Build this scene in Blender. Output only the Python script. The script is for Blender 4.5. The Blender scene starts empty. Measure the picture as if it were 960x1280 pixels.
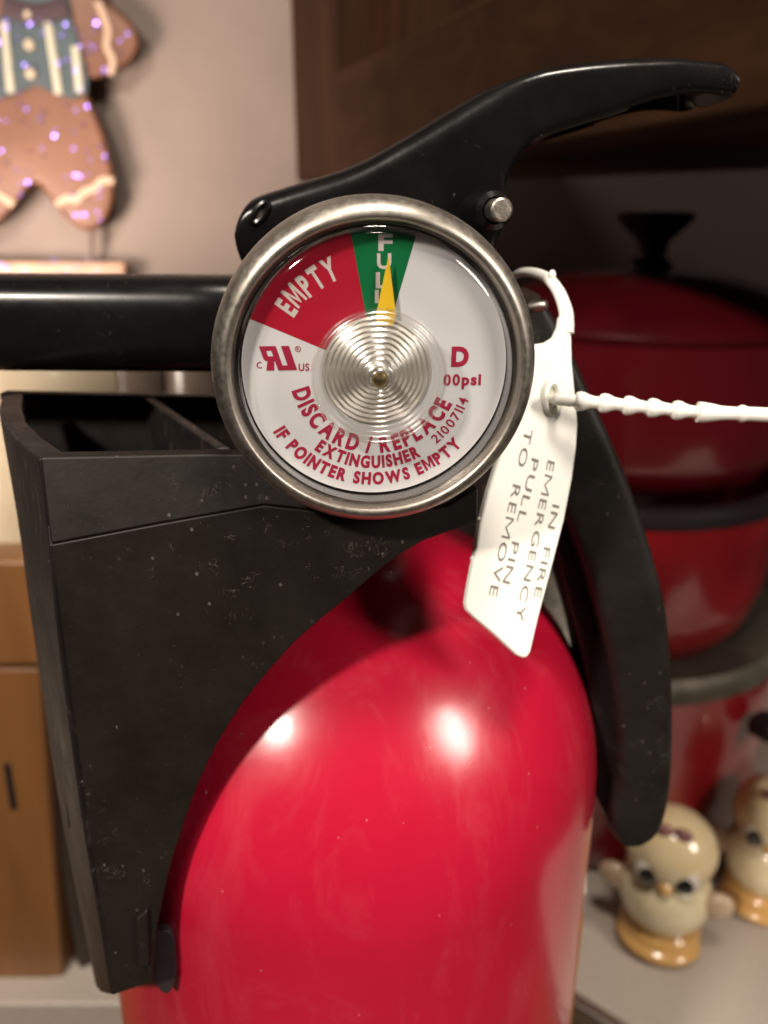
import bpy, math, random
from mathutils import Vector, Matrix
random.seed(7)
R = math.radians

# ------------------------------------------------------------------ camera, world, lights, exposure
SC = bpy.context.scene
COL = SC.collection
H = 1.18                      # camera height in metres; all building below is in millimetres relative to the camera
PITCH = R(20)
FPX = 1000.0                  # focal length in pixels of the 960x1280 photograph
cam_d = bpy.data.cameras.new('camera')
cam = bpy.data.objects.new('camera', cam_d)
COL.objects.link(cam)
cam.location = (0, 0, H)
cam.rotation_euler = (math.pi / 2 - PITCH, 0, 0)
cam_d.sensor_fit = 'VERTICAL'
cam_d.sensor_height = 24
cam_d.sensor_width = 18
cam_d.lens = 24 * FPX / 1280
cam_d.clip_start = 0.004
cam_d.clip_end = 20
cam_d.dof.use_dof = True
cam_d.dof.focus_distance = 0.0785
cam_d.dof.aperture_fstop = cam_d.lens / 1.12
cam_d.dof.aperture_blades = 0
SC.camera = cam

W = bpy.data.worlds.new('World')
SC.world = W
W.use_nodes = True
W.node_tree.nodes['Background'].inputs[0].default_value = (1.0, 0.80, 0.66, 1)
W.node_tree.nodes['Background'].inputs[1].default_value = 0.022

vs = SC.view_settings
vs.view_transform = 'Standard'
vs.look = 'None'
vs.exposure = 0
vs.gamma = 1
vs.use_curve_mapping = False


def mm(v):
    return Vector((v[0] * .001, v[1] * .001, v[2] * .001 + H))


def lamp(name, pos, target, power, size, color, size_y=None, spread=180):
    d = bpy.data.lights.new(name, 'AREA')
    d.shape = 'ELLIPSE' if size_y else 'DISK'
    d.size = size * .001
    if size_y:
        d.size_y = size_y * .001
    d.energy = power
    d.color = color
    d.spread = R(spread)
    o = bpy.data.objects.new(name, d)
    COL.objects.link(o)
    o.location = mm(pos)
    o.rotation_euler = (mm(target) - mm(pos)).to_track_quat('-Z', 'Y').to_euler()
    return o


# two ceiling lamps of the room behind the photographer and a light over the counter
WARM = (1.0, 0.89, 0.78)
lamp('hood_lamp', (52, -52, 505), (-10, 90, -60), 3.0, 120, WARM)
lamp('ceiling_lamp', (650, -350, 310), (0, 90, -60), 4.8, 200, WARM, 320)
lamp('ceiling_lamp', (-450, -580, 560), (0, 90, -60), 10.6, 92, WARM)
lamp('counter_lamp', (-340, 250, -90), (-142, 520, -12), 0.58, 170, (1.0, .82, .70), None, 66)

SP, CP = math.sin(PITCH), math.cos(PITCH)


def ray(px, py):
    u, v = (px - 480) / FPX, (py - 640) / FPX
    return Vector((u, CP - v * SP, -SP - v * CP))


def at(px, py, Y):
    r = ray(px, py)
    return r * (Y / r.y)


def on_z(px, py, Z):
    r = ray(px, py)
    return r * (Z / r.z)


# ------------------------------------------------------------------ mesh helpers (mm, camera at the origin)
class MB:
    def __init__(self):
        self.v, self.f, self.mi = [], [], []

    def add(self, vs_, fs, mi=0):
        b = len(self.v)
        self.v += [Vector(p) for p in vs_]
        self.f += [[i + b for i in f] for f in fs]
        self.mi += [mi] * len(fs)

    def loft(self, rings, caps=True, closed=False, mi=0):
        n = len(rings[0])
        vs_ = [p for r in rings for p in r]
        fs = []
        m = len(rings)
        for i in range(m if closed else m - 1):
            j = (i + 1) % m
            for k in range(n):
                l = (k + 1) % n
                fs.append([i * n + k, i * n + l, j * n + l, j * n + k])
        if caps and not closed:
            fs.append(list(range(n))[::-1])
            fs.append([(m - 1) * n + k for k in range(n)])
        self.add(vs_, fs, mi)

    def lathe(self, prof, o=(0, 0, 0), ax=(0, 0, 1), seg=64, caps=False, mi=0):
        ax = Vector(ax).normalized()
        t = Vector((1, 0, 0)) if abs(ax.x) < .9 else Vector((0, 1, 0))
        e1 = (t - ax * t.dot(ax)).normalized()
        e2 = ax.cross(e1)
        o = Vector(o)
        rings = []
        for r, z in prof:
            r = max(r, 1e-4)
            rings.append([o + ax * z + (e1 * math.cos(2 * math.pi * k / seg) + e2 * math.sin(2 * math.pi * k / seg)) * r
                          for k in range(seg)])
        self.loft(rings, caps, mi=mi)

    def slab(self, front, back, mi=0):
        n = len(front)
        fs = [list(range(n)), [n + k for k in range(n)][::-1]]
        for k in range(n):
            l = (k + 1) % n
            fs.append([l, k, n + k, n + l])
        self.add(list(front) + list(back), fs, mi)

    def box(self, c, s, rz=0, mi=0):
        c = Vector(c)
        m = Matrix.Rotation(rz, 3, 'Z')
        x, y, z = s[0] / 2, s[1] / 2, s[2] / 2
        f = [c + m @ Vector(p) for p in ((-x, -y, -z), (x, -y, -z), (x, -y, z), (-x, -y, z))]
        b = [c + m @ Vector(p) for p in ((-x, y, -z), (x, y, -z), (x, y, z), (-x, y, z))]
        self.slab(f, b, mi)

    def tube(self, path, rad, seg=10, flat=None, mi=0):
        path = [Vector(p) for p in path]
        rings = []
        n = len(path)
        prev = None
        for i, p in enumerate(path):
            t = (path[min(i + 1, n - 1)] - path[max(i - 1, 0)]).normalized()
            if prev is None:
                up = Vector((0, 1, 0)) if abs(t.y) < .8 else Vector((0, 0, 1))
            else:
                up = prev
            e1 = (up - t * up.dot(t)).normalized()
            e2 = t.cross(e1)
            prev = e1
            r = rad[i] if isinstance(rad, (list, tuple)) else rad
            fl = flat or 1
            rings.append([p + e1 * math.cos(2 * math.pi * k / seg) * r * fl + e2 * math.sin(2 * math.pi * k / seg) * r for k in range(seg)])
        self.loft(rings, True, mi=mi)

    def ball(self, c, r, seg=24, rings_=14, mi=0, rot=None):
        rx, ry, rz = r if isinstance(r, (tuple, list)) else (r, r, r)
        c = Vector(c)
        out = []
        for i in range(rings_ + 1):
            t = math.pi * i / rings_
            s = max(math.sin(t), 1e-3)
            ring = []
            for k in range(seg):
                a = 2 * math.pi * k / seg
                p = Vector((rx * s * math.cos(a), ry * s * math.sin(a), -rz * math.cos(t)))
                ring.append(c + (rot @ p if rot else p))
            out.append(ring)
        self.loft(out, True, mi=mi)

    def build(self, name, mat, parent=None, sharp=35, bevel=0, seg=2, sub=0, local=False):
        org = Vector((0, 0, 0)) if local else (Vector(parent['_org']) if parent and '_org' in parent else Vector((0, 0, 0)))
        me = bpy.data.meshes.new(name)
        if local:
            vv = [p * .001 for p in self.v]
        elif parent is not None:
            vv = [(p - org) * .001 for p in self.v]
        else:
            vv = [mm(p) for p in self.v]
        me.from_pydata([tuple(p) for p in vv], [], self.f)
        mats = mat if isinstance(mat, (list, tuple)) else [mat]
        for m in mats:
            me.materials.append(m)
        if len(mats) > 1:
            for p, i in zip(me.polygons, self.mi):
                p.material_index = i
        me.validate()
        import bmesh
        b = bmesh.new()
        b.from_mesh(me)
        bmesh.ops.recalc_face_normals(b, faces=b.faces)
        b.to_mesh(me)
        b.free()
        me.shade_smooth()
        me.set_sharp_from_angle(angle=R(sharp))
        o = bpy.data.objects.new(name, me)
        COL.objects.link(o)
        if parent is not None:
            o.parent = parent
            o['_org'] = tuple(org)
        if bevel:
            md = o.modifiers.new('bevel', 'BEVEL')
            md.width = bevel * .001
            md.segments = seg
            md.limit_method = 'ANGLE'
            md.angle_limit = R(30)
            md.harden_normals = True
        if sub:
            md = o.modifiers.new('sub', 'SUBSURF')
            md.levels = md.render_levels = sub
        return o


def thing(name, label, cat, base, group=None):
    o = bpy.data.objects.new(name, None)
    COL.objects.link(o)
    o.empty_display_size = .02
    o.location = mm(base)
    o['_org'] = tuple(base)
    o['label'] = label
    o['category'] = cat
    if group:
        o['group'] = group
    return o


def tag(o, label, cat, group=None):
    o['label'] = label
    o['category'] = cat
    if group:
        o['group'] = group
    return o


def structure(o):
    o['kind'] = 'structure'
    return o


def spline(pts, n=6):
    """Catmull-Rom through tuples of numbers."""
    out = []
    m = len(pts)
    for i in range(m - 1):
        p0, p1, p2, p3 = pts[max(i - 1, 0)], pts[i], pts[i + 1], pts[min(i + 2, m - 1)]
        for k in range(n):
            t = k / n
            out.append(tuple(.5 * (2 * b + (c - a) * t + (2 * a - 5 * b + 4 * c - d) * t * t + (3 * b - a - 3 * c + d) * t ** 3)
                             for a, b, c, d in zip(p0, p1, p2, p3)))
    out.append(tuple(pts[-1]))
    return out


# ------------------------------------------------------------------ materials
def mat(name, col, rough=.5, metal=0, coat=0, coat_rough=.05, spec=.5, sss=0):
    m = bpy.data.materials.new(name)
    m.use_nodes = True
    b = m.node_tree.nodes['Principled BSDF']
    b.inputs['Base Color'].default_value = (*col, 1)
    b.inputs['Roughness'].default_value = rough
    b.inputs['Metallic'].default_value = metal
    b.inputs['Coat Weight'].default_value = coat
    b.inputs['Coat Roughness'].default_value = coat_rough
    b.inputs['Specular IOR Level'].default_value = spec
    if sss:
        b.inputs['Subsurface Weight'].default_value = sss
        b.inputs['Subsurface Radius'].default_value = (.002, .0015, .001)
    return m


def nd(m, t, **kw):
    n = m.node_tree.nodes.new(t)
    for k, v in kw.items():
        setattr(n, k, v)
    return n


def ln(m, a, b):
    m.node_tree.links.new(a, b)


def coords(m, scale=(1, 1, 1)):
    t = nd(m, 'ShaderNodeTexCoord')
    mp = nd(m, 'ShaderNodeMapping')
    mp.inputs['Scale'].default_value = scale
    ln(m, t.outputs['Object'], mp.inputs['Vector'])
    return mp.outputs['Vector']


def noise(m, vec, scale, detail=4, rough=.55, dist=0):
    n = nd(m, 'ShaderNodeTexNoise')
    n.inputs['Scale'].default_value = scale
    n.inputs['Detail'].default_value = detail
    n.inputs['Roughness'].default_value = rough
    n.inputs['Distortion'].default_value = dist
    ln(m, vec, n.inputs['Vector'])
    return n.outputs['Fac']


def ramp(m, fac, stops):
    r = nd(m, 'ShaderNodeValToRGB')
    e = r.color_ramp.elements
    while len(e) < len(stops):
        e.new(.5)
    for el, (p, c) in zip(e, stops):
        el.position = p
        el.color = (*c, 1) if isinstance(c, (tuple, list)) else (c, c, c, 1)
    ln(m, fac, r.inputs[0])
    return r.outputs[0]


def mixc(m, fac, a, b, mode='MIX'):
    n = nd(m, 'ShaderNodeMix', data_type='RGBA', blend_type=mode)
    if isinstance(fac, (int, float)):
        n.inputs[0].default_value = fac
    else:
        ln(m, fac, n.inputs[0])
    for s, x in ((6, a), (7, b)):
        if isinstance(x, (tuple, list)):
            n.inputs[s].default_value = (*x, 1)
        else:
            ln(m, x, n.inputs[s])
    return n.outputs[2]


def bump(m, h, strength=.2, dist=.0002):
    b = nd(m, 'ShaderNodeBump')
    b.inputs['Strength'].default_value = strength
    b.inputs['Distance'].default_value = dist
    ln(m, h, b.inputs['Height'])
    P = m.node_tree.nodes['Principled BSDF']
    ln(m, b.outputs[0], P.inputs['Normal'])
    return b


def pr(m):
    return m.node_tree.nodes['Principled BSDF']


def math_(m, op, a, b=None):
    n = nd(m, 'ShaderNodeMath', operation=op)
    for i, x in enumerate((a, b)):
        if x is None:
            continue
        if isinstance(x, (int, float)):
            n.inputs[i].default_value = x
        else:
            ln(m, x, n.inputs[i])
    return n.outputs[0]


def specks(m, vec, scale, size, keep):
    """small separate specks: voronoi cells with a random keep mask"""
    v = nd(m, 'ShaderNodeTexVoronoi')
    v.inputs['Scale'].default_value = scale
    ln(m, vec, v.inputs['Vector'])
    near = math_(m, 'LESS_THAN', v.outputs['Distance'], size)
    sep = nd(m, 'ShaderNodeSeparateColor')
    ln(m, v.outputs['Color'], sep.inputs[0])
    k = math_(m, 'GREATER_THAN', sep.outputs[0], 1 - keep)
    return math_(m, 'MULTIPLY', near, k)


def make_red():
    m = mat('red_paint', (.47, .007, .030), .26, 0, .6, .09)
    v = coords(m)
    n1 = noise(m, v, 25, 5, .6)
    n2 = noise(m, v, 420, 3, .5)
    smear = noise(m, coords(m, (90, 90, 22)), 1.0, 5, .7, 1.2)
    sp = specks(m, v, 900, .11, .05)
    sp2 = specks(m, coords(m, (1, 1, .45)), 330, .05, .10)
    c = mixc(m, ramp(m, n1, [(.3, 0), (.75, 1)]), (.42, .005, .027), (.485, .010, .038))
    c = mixc(m, math_(m, 'MULTIPLY', ramp(m, smear, [(.50, 0), (.78, 1)]), .17), c, (.62, .16, .17))
    c = mixc(m, math_(m, 'MULTIPLY', math_(m, 'MAXIMUM', sp, sp2), .40), c, (.72, .38, .36))
    ln(m, c, pr(m).inputs['Base Color'])
    ln(m, ramp(m, smear, [(.35, .06), (.8, .36)]), pr(m).inputs['Coat Roughness'])
    n3 = noise(m, v, 75, 2, .5)
    bump(m, math_(m, 'ADD', n3, math_(m, 'MULTIPLY', n2, .05)), .10, .0012)
    return m


def make_black(name, base, rough, dust=.0, grain=.15, streak=False, lint=True):
    m = mat(name, base, rough, 0, spec=.32)
    v = coords(m)
    n = noise(m, v, 120, 6, .65)
    n2 = noise(m, v, 1500, 3, .5)
    cloud = noise(m, v, 38, 3, .6)
    c = mixc(m, ramp(m, n, [(.35, 0), (.75, 1)]), base, tuple(x * 1.35 + .001 for x in base))
    if dust:
        msk = ramp(m, cloud, [(.48, 0), (.66, 1)])
        a = specks(m, coords(m, (1, 1, .8)), 900, .15, .20)
        b = specks(m, v, 2600, .12, .05)
        d = specks(m, coords(m, (1, 1, .35)), 800, .06, .10)
        s = math_(m, 'MAXIMUM', math_(m, 'MAXIMUM', math_(m, 'MULTIPLY', a, msk), math_(m, 'MULTIPLY', b, .7)), d)
        # fine lint: thin curled threads where distorted wave bands cross a noise threshold
        wob = noise(m, v, 560, 2, .5, 2.5)
        thin = math_(m, 'LESS_THAN', math_(m, 'ABSOLUTE', math_(m, 'SUBTRACT', wob, .5)), .010)
        lm = ramp(m, noise(m, v, 420, 2, .5), [(.60, 0), (.64, 1)])
        s = math_(m, 'MAXIMUM', s, math_(m, 'MULTIPLY', math_(m, 'MULTIPLY', thin, lm), msk))
        c = mixc(m, math_(m, 'MULTIPLY', s, dust), c, (.42, .37, .33))
        film = math_(m, 'MULTIPLY', ramp(m, cloud, [(.3, 0), (.8, 1)]), dust * .05)
        c = mixc(m, film, c, (.30, .26, .22))
    if streak:
        st = noise(m, coords(m, (260, 260, 70)), 1.0, 4, .65, 2.5)
        c = mixc(m, ramp(m, st, [(.56, 0), (.72, .16)]), c, (.26, .23, .22))
    ln(m, c, pr(m).inputs['Base Color'])
    ln(m, ramp(m, n, [(.3, rough * .8), (.8, min(1, rough * 1.25))]), pr(m).inputs['Roughness'])
    bump(m, n2, grain, .00008)
    return m


def make_nickel():
    m = mat('brushed_nickel', (.5, .46, .40), .34, 1)
    v = coords(m)
    n = noise(m, v, 1300, 4, .7)
    n2 = noise(m, v, 160, 5, .6)
    c = mixc(m, ramp(m, n2, [(.35, 0), (.7, 1)]), (.36, .33, .285), (.56, .52, .46))
    ln(m, c, pr(m).inputs['Base Color'])
    ln(m, ramp(m, n, [(.3, .36), (.75, .54)]), pr(m).inputs['Roughness'])
    bump(m, n, .16, .00004)
    return m


def make_clear(name, base_fac, tint, rough):
    m = bpy.data.materials.new(name)
    m.use_nodes = True
    nt = m.node_tree
    nt.nodes.clear()
    out = nd(m, 'ShaderNodeOutputMaterial')
    tr = nd(m, 'ShaderNodeBsdfTransparent')
    tr.inputs[0].default_value = (*tint, 1)
    gl = nd(m, 'ShaderNodeBsdfGlossy')
    gl.inputs['Roughness'].default_value = rough
    gl.inputs['Color'].default_value = (1, 1, 1, 1)
    lw = nd(m, 'ShaderNodeLayerWeight')
    lw.inputs['Blend'].default_value = .5
    p5 = math_(m, 'POWER', lw.outputs['Facing'], 4.0)
    f = math_(m, 'MULTIPLY_ADD', p5, .85 - base_fac)
    f.node.inputs[2].default_value = .035 + base_fac
    mx = nd(m, 'ShaderNodeMixShader')
    ln(m, f, mx.inputs[0])
    ln(m, tr.outputs[0], mx.inputs[1])
    ln(m, gl.outputs[0], mx.inputs[2])
    ln(m, mx.outputs[0], out.inputs[0])
    return m


def make_wood(name, a, b, scale, rough=.5, axis='Z', coat=0, spec=.5):
    m = mat(name, a, rough, 0, coat, .2, spec)
    s = {'Z': (scale, scale, scale * .07), 'X': (scale * .07, scale, scale), 'Y': (scale, scale * .07, scale)}[axis]
    g = noise(m, coords(m, s), 1.0, 7, .65, .8)
    c = mixc(m, ramp(m, g, [(.32, 0), (.7, 1)]), a, b)
    ln(m, c, pr(m).inputs['Base Color'])
    bump(m, g, .15, .0004)
    return m


def make_mottled(name, a, b, scale, rough=.5, detail=5, bmp=.1, coat=0, metal=0):
    m = mat(name, a, rough, metal, coat, .08)
    g = noise(m, coords(m), scale, detail, .6)
    ln(m, mixc(m, ramp(m, g, [(.35, 0), (.68, 1)]), a, b), pr(m).inputs['Base Color'])
    if bmp:
        bump(m, g, bmp, .0003)
    return m


RED = make_red()
BLACK_PLASTIC = make_black('dusty_black_plastic', (.0078, .0058, .0044), .48, .20, .22)
BLACK_EDGE = make_black('scuffed_black_plastic', (.009, .0075, .007), .45, .6, .25, True)
BLACK_PAINT = make_black('black_enamel', (.0035, .0032, .0034), .24, .25, .12)
BLACK_SATIN = make_black('satin_black_nozzle', (.0035, .0032, .0035), .27, .10, .06)
BLACK_HANDLE = make_black('black_handle_paint', (.0075, .0065, .0055), .50, .25, .10)
NICKEL = make_nickel()
STEEL = make_mottled('pin_steel', (.42, .38, .33), (.62, .57, .50), 900, .38, 5, .25, 0, 1)
BRASS = make_mottled('dull_brass', (.36, .28, .13), (.52, .42, .22), 600, .35, 4, .2, 0, 1)
CLEAR = make_clear('clear_lens_plastic', .008, (.98, .975, .97), .05)
CLEAR_HUB = make_clear('ridged_lens_plastic', .24, (.93, .92, .90), .22)
TAG_WHITE = mat('white_tag_plastic', (.88, .87, .80), .36, 0, 0, .1, .5, .15)
TAG_INK = mat('grey_tag_lettering', (.20, .185, .155), .6)
DIAL_WHITE = make_mottled('dial_silver_white', (.72, .73, .75), (.78, .785, .80), 90, .38, 2, .16, 0, .15)
DIAL_RED = mat('dial_red_print', (.42, .008, .03), .38)
DIAL_GREEN = mat('dial_green_print', (.002, .15, .045), .38)
DIAL_INK = mat('dial_crimson_letters', (.36, .012, .05), .5)
DIAL_PALE = mat('dial_pale_letters', (.62, .55, .52), .5)
YELLOW = mat('pointer_yellow', (.78, .50, .02), .35)
GASKET = mat('dark_gauge_housing', (.07, .064, .057), .28, .6)

# ------------------------------------------------------------------ setting
CZ = -280.0                                     # countertop height below the camera
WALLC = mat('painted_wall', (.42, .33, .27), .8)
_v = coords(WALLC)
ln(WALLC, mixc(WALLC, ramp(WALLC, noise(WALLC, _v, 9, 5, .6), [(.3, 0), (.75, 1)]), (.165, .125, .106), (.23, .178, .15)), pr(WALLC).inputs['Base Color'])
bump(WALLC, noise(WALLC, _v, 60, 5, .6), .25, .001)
m = MB()
m.box((-350, 532, 0), (760, 20, 1500))
structure(m.build('wall', WALLC))
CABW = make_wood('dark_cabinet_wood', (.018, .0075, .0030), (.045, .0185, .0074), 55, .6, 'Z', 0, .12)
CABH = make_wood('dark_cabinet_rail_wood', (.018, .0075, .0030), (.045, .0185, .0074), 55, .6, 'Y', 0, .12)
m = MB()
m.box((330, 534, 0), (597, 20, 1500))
structure(m.build('back_wall', make_mottled('shade_toned_back_wall', (.015, .0072, .0055), (.025, .012, .009), 14, .75)))  # the wall's shadow under the cabinet is put into this dark brown

# upper cabinet: its panelled side recedes to the wall
A0, DIR = Vector((-45, 500, 0)), Vector((.375, -.927, 0)).normalized()
NRM = Vector((DIR.y, -DIR.x, 0)).normalized()      # outward, to the left-front
if NRM.x > 0:
    NRM = -NRM
cab = thing('wall_cabinet', 'dark brown wooden wall cabinet with a recessed panel behind the black lever', 'cabinet', (60, 400, 22))


def cab_board(name, s0, s1, z0, z1, d0, d1, mt):
    m_ = MB()
    fr = [A0 + DIR * s + NRM * d1 + Vector((0, 0, z)) for s, z in ((s0, z0), (s1, z0), (s1, z1), (s0, z1))]
    bk = [A0 + DIR * s + NRM * d0 + Vector((0, 0, z)) for s, z in ((s0, z0), (s1, z0), (s1, z1), (s0, z1))]
    m_.slab(fr, bk)
    return m_.build(name, mt, cab, bevel=2.0)


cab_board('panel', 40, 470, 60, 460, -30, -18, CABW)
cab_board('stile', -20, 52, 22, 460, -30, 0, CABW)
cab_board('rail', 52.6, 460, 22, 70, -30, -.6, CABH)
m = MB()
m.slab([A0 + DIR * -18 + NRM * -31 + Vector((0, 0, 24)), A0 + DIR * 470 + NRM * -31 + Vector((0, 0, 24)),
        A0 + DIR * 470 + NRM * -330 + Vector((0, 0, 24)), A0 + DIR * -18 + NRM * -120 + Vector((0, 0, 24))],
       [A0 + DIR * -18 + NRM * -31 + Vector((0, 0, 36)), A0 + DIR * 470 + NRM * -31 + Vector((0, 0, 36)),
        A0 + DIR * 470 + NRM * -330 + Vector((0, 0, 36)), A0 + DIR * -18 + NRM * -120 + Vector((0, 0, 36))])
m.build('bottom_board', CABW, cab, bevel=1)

# countertop with metal edge trim and wooden front below
COUNTER = make_mottled('speckled_laminate', (.40, .345, .29), (.48, .42, .36), 700, .45, 4, .05)
cpoly = [(-520, 222), (-52, 222), (-10, 296), (70, 231), (92, 213), (226, 103), (300, 103), (300, 522), (-520, 522)]
m = MB()
m.slab([(x, y, CZ) for x, y in cpoly], [(x, y, CZ - 22) for x, y in cpoly])
structure(m.build('countertop', COUNTER, bevel=1.5))
TRIM = mat('aluminium_trim', (.62, .58, .53), .35, 1)
m = MB()
e = [Vector((x, y, 0)) for x, y in cpoly[2:6]]
d = (e[3] - e[0]).normalized()
nrm = Vector((d.y, -d.x, 0))
a, b = e[0] + d * 4 + nrm * .6, e[3] + nrm * .6
m.slab([a + Vector((0, 0, CZ + 1)), b + Vector((0, 0, CZ + 1)), b + Vector((0, 0, CZ - 9)), a + Vector((0, 0, CZ - 9))],
       [p + nrm * 5 for p in (a + Vector((0, 0, CZ + 1)), b + Vector((0, 0, CZ + 1)), b + Vector((0, 0, CZ - 9)), a + Vector((0, 0, CZ - 9)))])
tr = structure(m.build('counter_trim', TRIM, bevel=.8))
FRONTW = make_wood('orange_cabinet_wood', (.30, .12, .035), (.42, .19, .06), 40, .5, 'X')
fpoly = [(-520, 236), (-58, 236), (-12, 306), (72, 240), (94, 222), (222, 114), (292, 114), (292, 500), (-520, 500)]
m = MB()
m.slab([(x, y, CZ - 23) for x, y in fpoly], [(x, y, -1150) for x, y in fpoly])
structure(m.build('base_cabinet', FRONTW))
m = MB()
m.box((0, 0, -1185), (2400, 2400, 20))
structure(m.build('floor', make_mottled('floor_vinyl', (.16, .11, .08), (.22, .16, .11), 20, .5)))

# ------------------------------------------------------------------ fire extinguisher
AX, AY = -6.5, 115.0
RC = 41.5
ext = thing('fire_extinguisher', 'red fire extinguisher with round pressure gauge and black lever, standing in a black bracket',
            'fire extinguisher', (AX, AY, -345))
SH, DH = -85.0, 41.5
prof = [(0, -345), (30, -345), (38, -344), (41, -341), (RC, -336), (RC, SH - 60), (RC, SH - 20)]
for k in range(0, 21):
    t = R(90 * k / 20)
    r_, z_ = RC * math.cos(t) ** .90, SH + DH * math.sin(t)
    if r_ < 15:
        break
    prof.append((r_, z_))
prof += [(14.6, SH + DH - .9), (13.9, SH + DH + .6), (13.6, SH + DH + 5), (13.0, SH + DH + 6)]
m = MB()
m.lathe(prof, (AX, AY, 0), seg=128)
body = m.build('cylinder', RED, ext, 50)
# label on the right-hand side of the cylinder
LABEL = mat('paper_label', (.7, .66, .58), .4)
lv = nd(LABEL, 'ShaderNodeTexCoord')
sx = nd(LABEL, 'ShaderNodeSeparateXYZ')
ln(LABEL, lv.outputs['Object'], sx.inputs[0])
zz = math_(LABEL, 'MULTIPLY_ADD', sx.outputs[2], 1 / .18)
zz.node.inputs[2].default_value = -.65
ln(LABEL, ramp(LABEL, zz, [(0, (.7, .66, .58)), (.40, (.7, .66, .58)), (.41, (.72, .36, .04)), (.66, (.72, .36, .04)), (.67, (.66, .62, .56)), (1, (.66, .62, .56))]),
   pr(LABEL).inputs['Base Color'])
m = MB()
rings = []
for k in range(25):
    a_ = R(-18 + 130 * k / 24)
    rings.append([Vector((AX + (RC + o_) * math.cos(a_), AY + (RC + o_) * math.sin(a_), z_)) for o_, z_ in ((.05, -104), (.22, -104), (.22, -300), (.05, -300))])
m.loft(rings)
m.build('label', LABEL, body, 60)

# valve body behind the gauge
VALVE = make_mottled('cast_valve_metal', (.018, .016, .015), (.03, .027, .024), 300, .4, 5, .2)
m = MB()
m.lathe([(12.4, SH + DH + 5.5), (13.2, SH + DH + 7), (13.2, SH + DH + 14), (11, SH + DH + 16), (11, -2), (9, 1), (0, 1)], (AX + 2, AY, 0), seg=48)
m.box((AX + 5, AY, -13), (24, 17, 16))
m.box((-2.5, 97, -16), (23, 25, 24))  # unseen block behind the gauge, added to keep overhead light off the neck
valve = m.build('valve_body', VALVE, ext, bevel=.6)

# lever: lofted from stations (upper, lower outline) at the lever's front face
YL = 103.0
HW = 10.0


def blade(stations, yf, hw, nexp, n=6, seg=28, hollow=None):
    st = spline([tuple(a_) + tuple(b_) for a_, b_ in stations], n)
    rings = []
    cnt = len(st)
    for i, s in enumerate(st):
        t = i / (cnt - 1)
        e_ = nexp(t)
        w = hw(t)
        p, q = at(s[0], s[1], yf + .25 * w), at(s[2], s[3], yf + .25 * w)
        c = (p + q) * .5 + Vector((0, .75 * w, 0))
        h = (p - q) * .5
        ring = []
        for k in range(seg):
            an = 2 * math.pi * k / seg
            ca, sa = math.cos(an), math.sin(an)
            up_ = math.copysign(abs(ca) ** (2 / e_), ca)
            if hollow and hollow(t) and ca < -.05 and abs(math.copysign(abs(sa) ** (2 / e_), sa)) < .90:
                up_ += hollow(t)
            ring.append(c + h * up_ + Vector((0, -w, 0)) * math.copysign(abs(sa) ** (2 / e_), sa))
        rings.append(ring)
    return rings


def seglerp(t, pts):
    for (a_, x), (b_, y) in zip(pts, pts[1:]):
        if t <= b_:
            return x + (y - x) * (t - a_) / (b_ - a_)
    return pts[-1][1]


LEVER = [((297, 288), (297, 300)), ((300, 270), (299, 318)), ((309, 253), (304, 332)), ((324, 243), (316, 345)), ((362, 231), (360, 340)), ((440, 206), (440, 340)),
         ((500, 174), (520, 345)), ((560, 137), (596, 335)), ((598, 115), (627, 290)), ((625, 103), (628, 246)), ((652, 93), (640, 213)),
         ((682, 84), (664, 186)), ((722, 77), (712, 168)), ((762, 72), (764, 153)), ((802, 69), (806, 139)), ((840, 69), (846, 129)),
         ((872, 72), (878, 128)), ((896, 74), (896, 131)), ((908, 78), (908, 130)), ((916, 87), (915, 123)), ((919, 97), (918, 114))]
m = MB()
m.loft(blade(LEVER, YL, lambda t: seglerp(t, [(0, 9), (.4, 9), (.6, 9), (.85, 8), (.96, 6.5), (1, 4.5)]),
             lambda t: seglerp(t, [(0, 4), (.15, 5), (.3, 7), (.5, 7), (.7, 4), (1, 3)]), 8, 48,
             lambda t: seglerp(t, [(0, 0), (.56, 0), (.66, .9), (.88, .9), (.95, 0), (1, 0)])))
lever = m.build('lever', BLACK_PAINT, ext, 60)
# pivot slot in the lever: a raised oval lip with a pale rivet inside
m = MB()
sl = [at(325 + 10 * math.cos(a_) * .9 + 4 * math.sin(a_), 266 - 12 * math.sin(a_) - 5 * math.cos(a_), YL - .05) for a_ in [2 * math.pi * k / 20 for k in range(21)]]
m.tube(sl, .38, 8)
m.build('slot_lip', BLACK_PAINT, lever)
m = MB()
sl2 = [at(324 + 7.5 * math.cos(a_) + 3 * math.sin(a_), 268 - 8 * math.sin(a_) - 5 * math.cos(a_), YL - .02) for a_ in [2 * math.pi * k / 20 for k in range(20)]]
m.slab(sl2, [p + Vector((0, .6, 0)) for p in sl2])
m.build('pivot_rivet', mat('rivet_end', (.16, .12, .115), .45, .5), lever)

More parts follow.
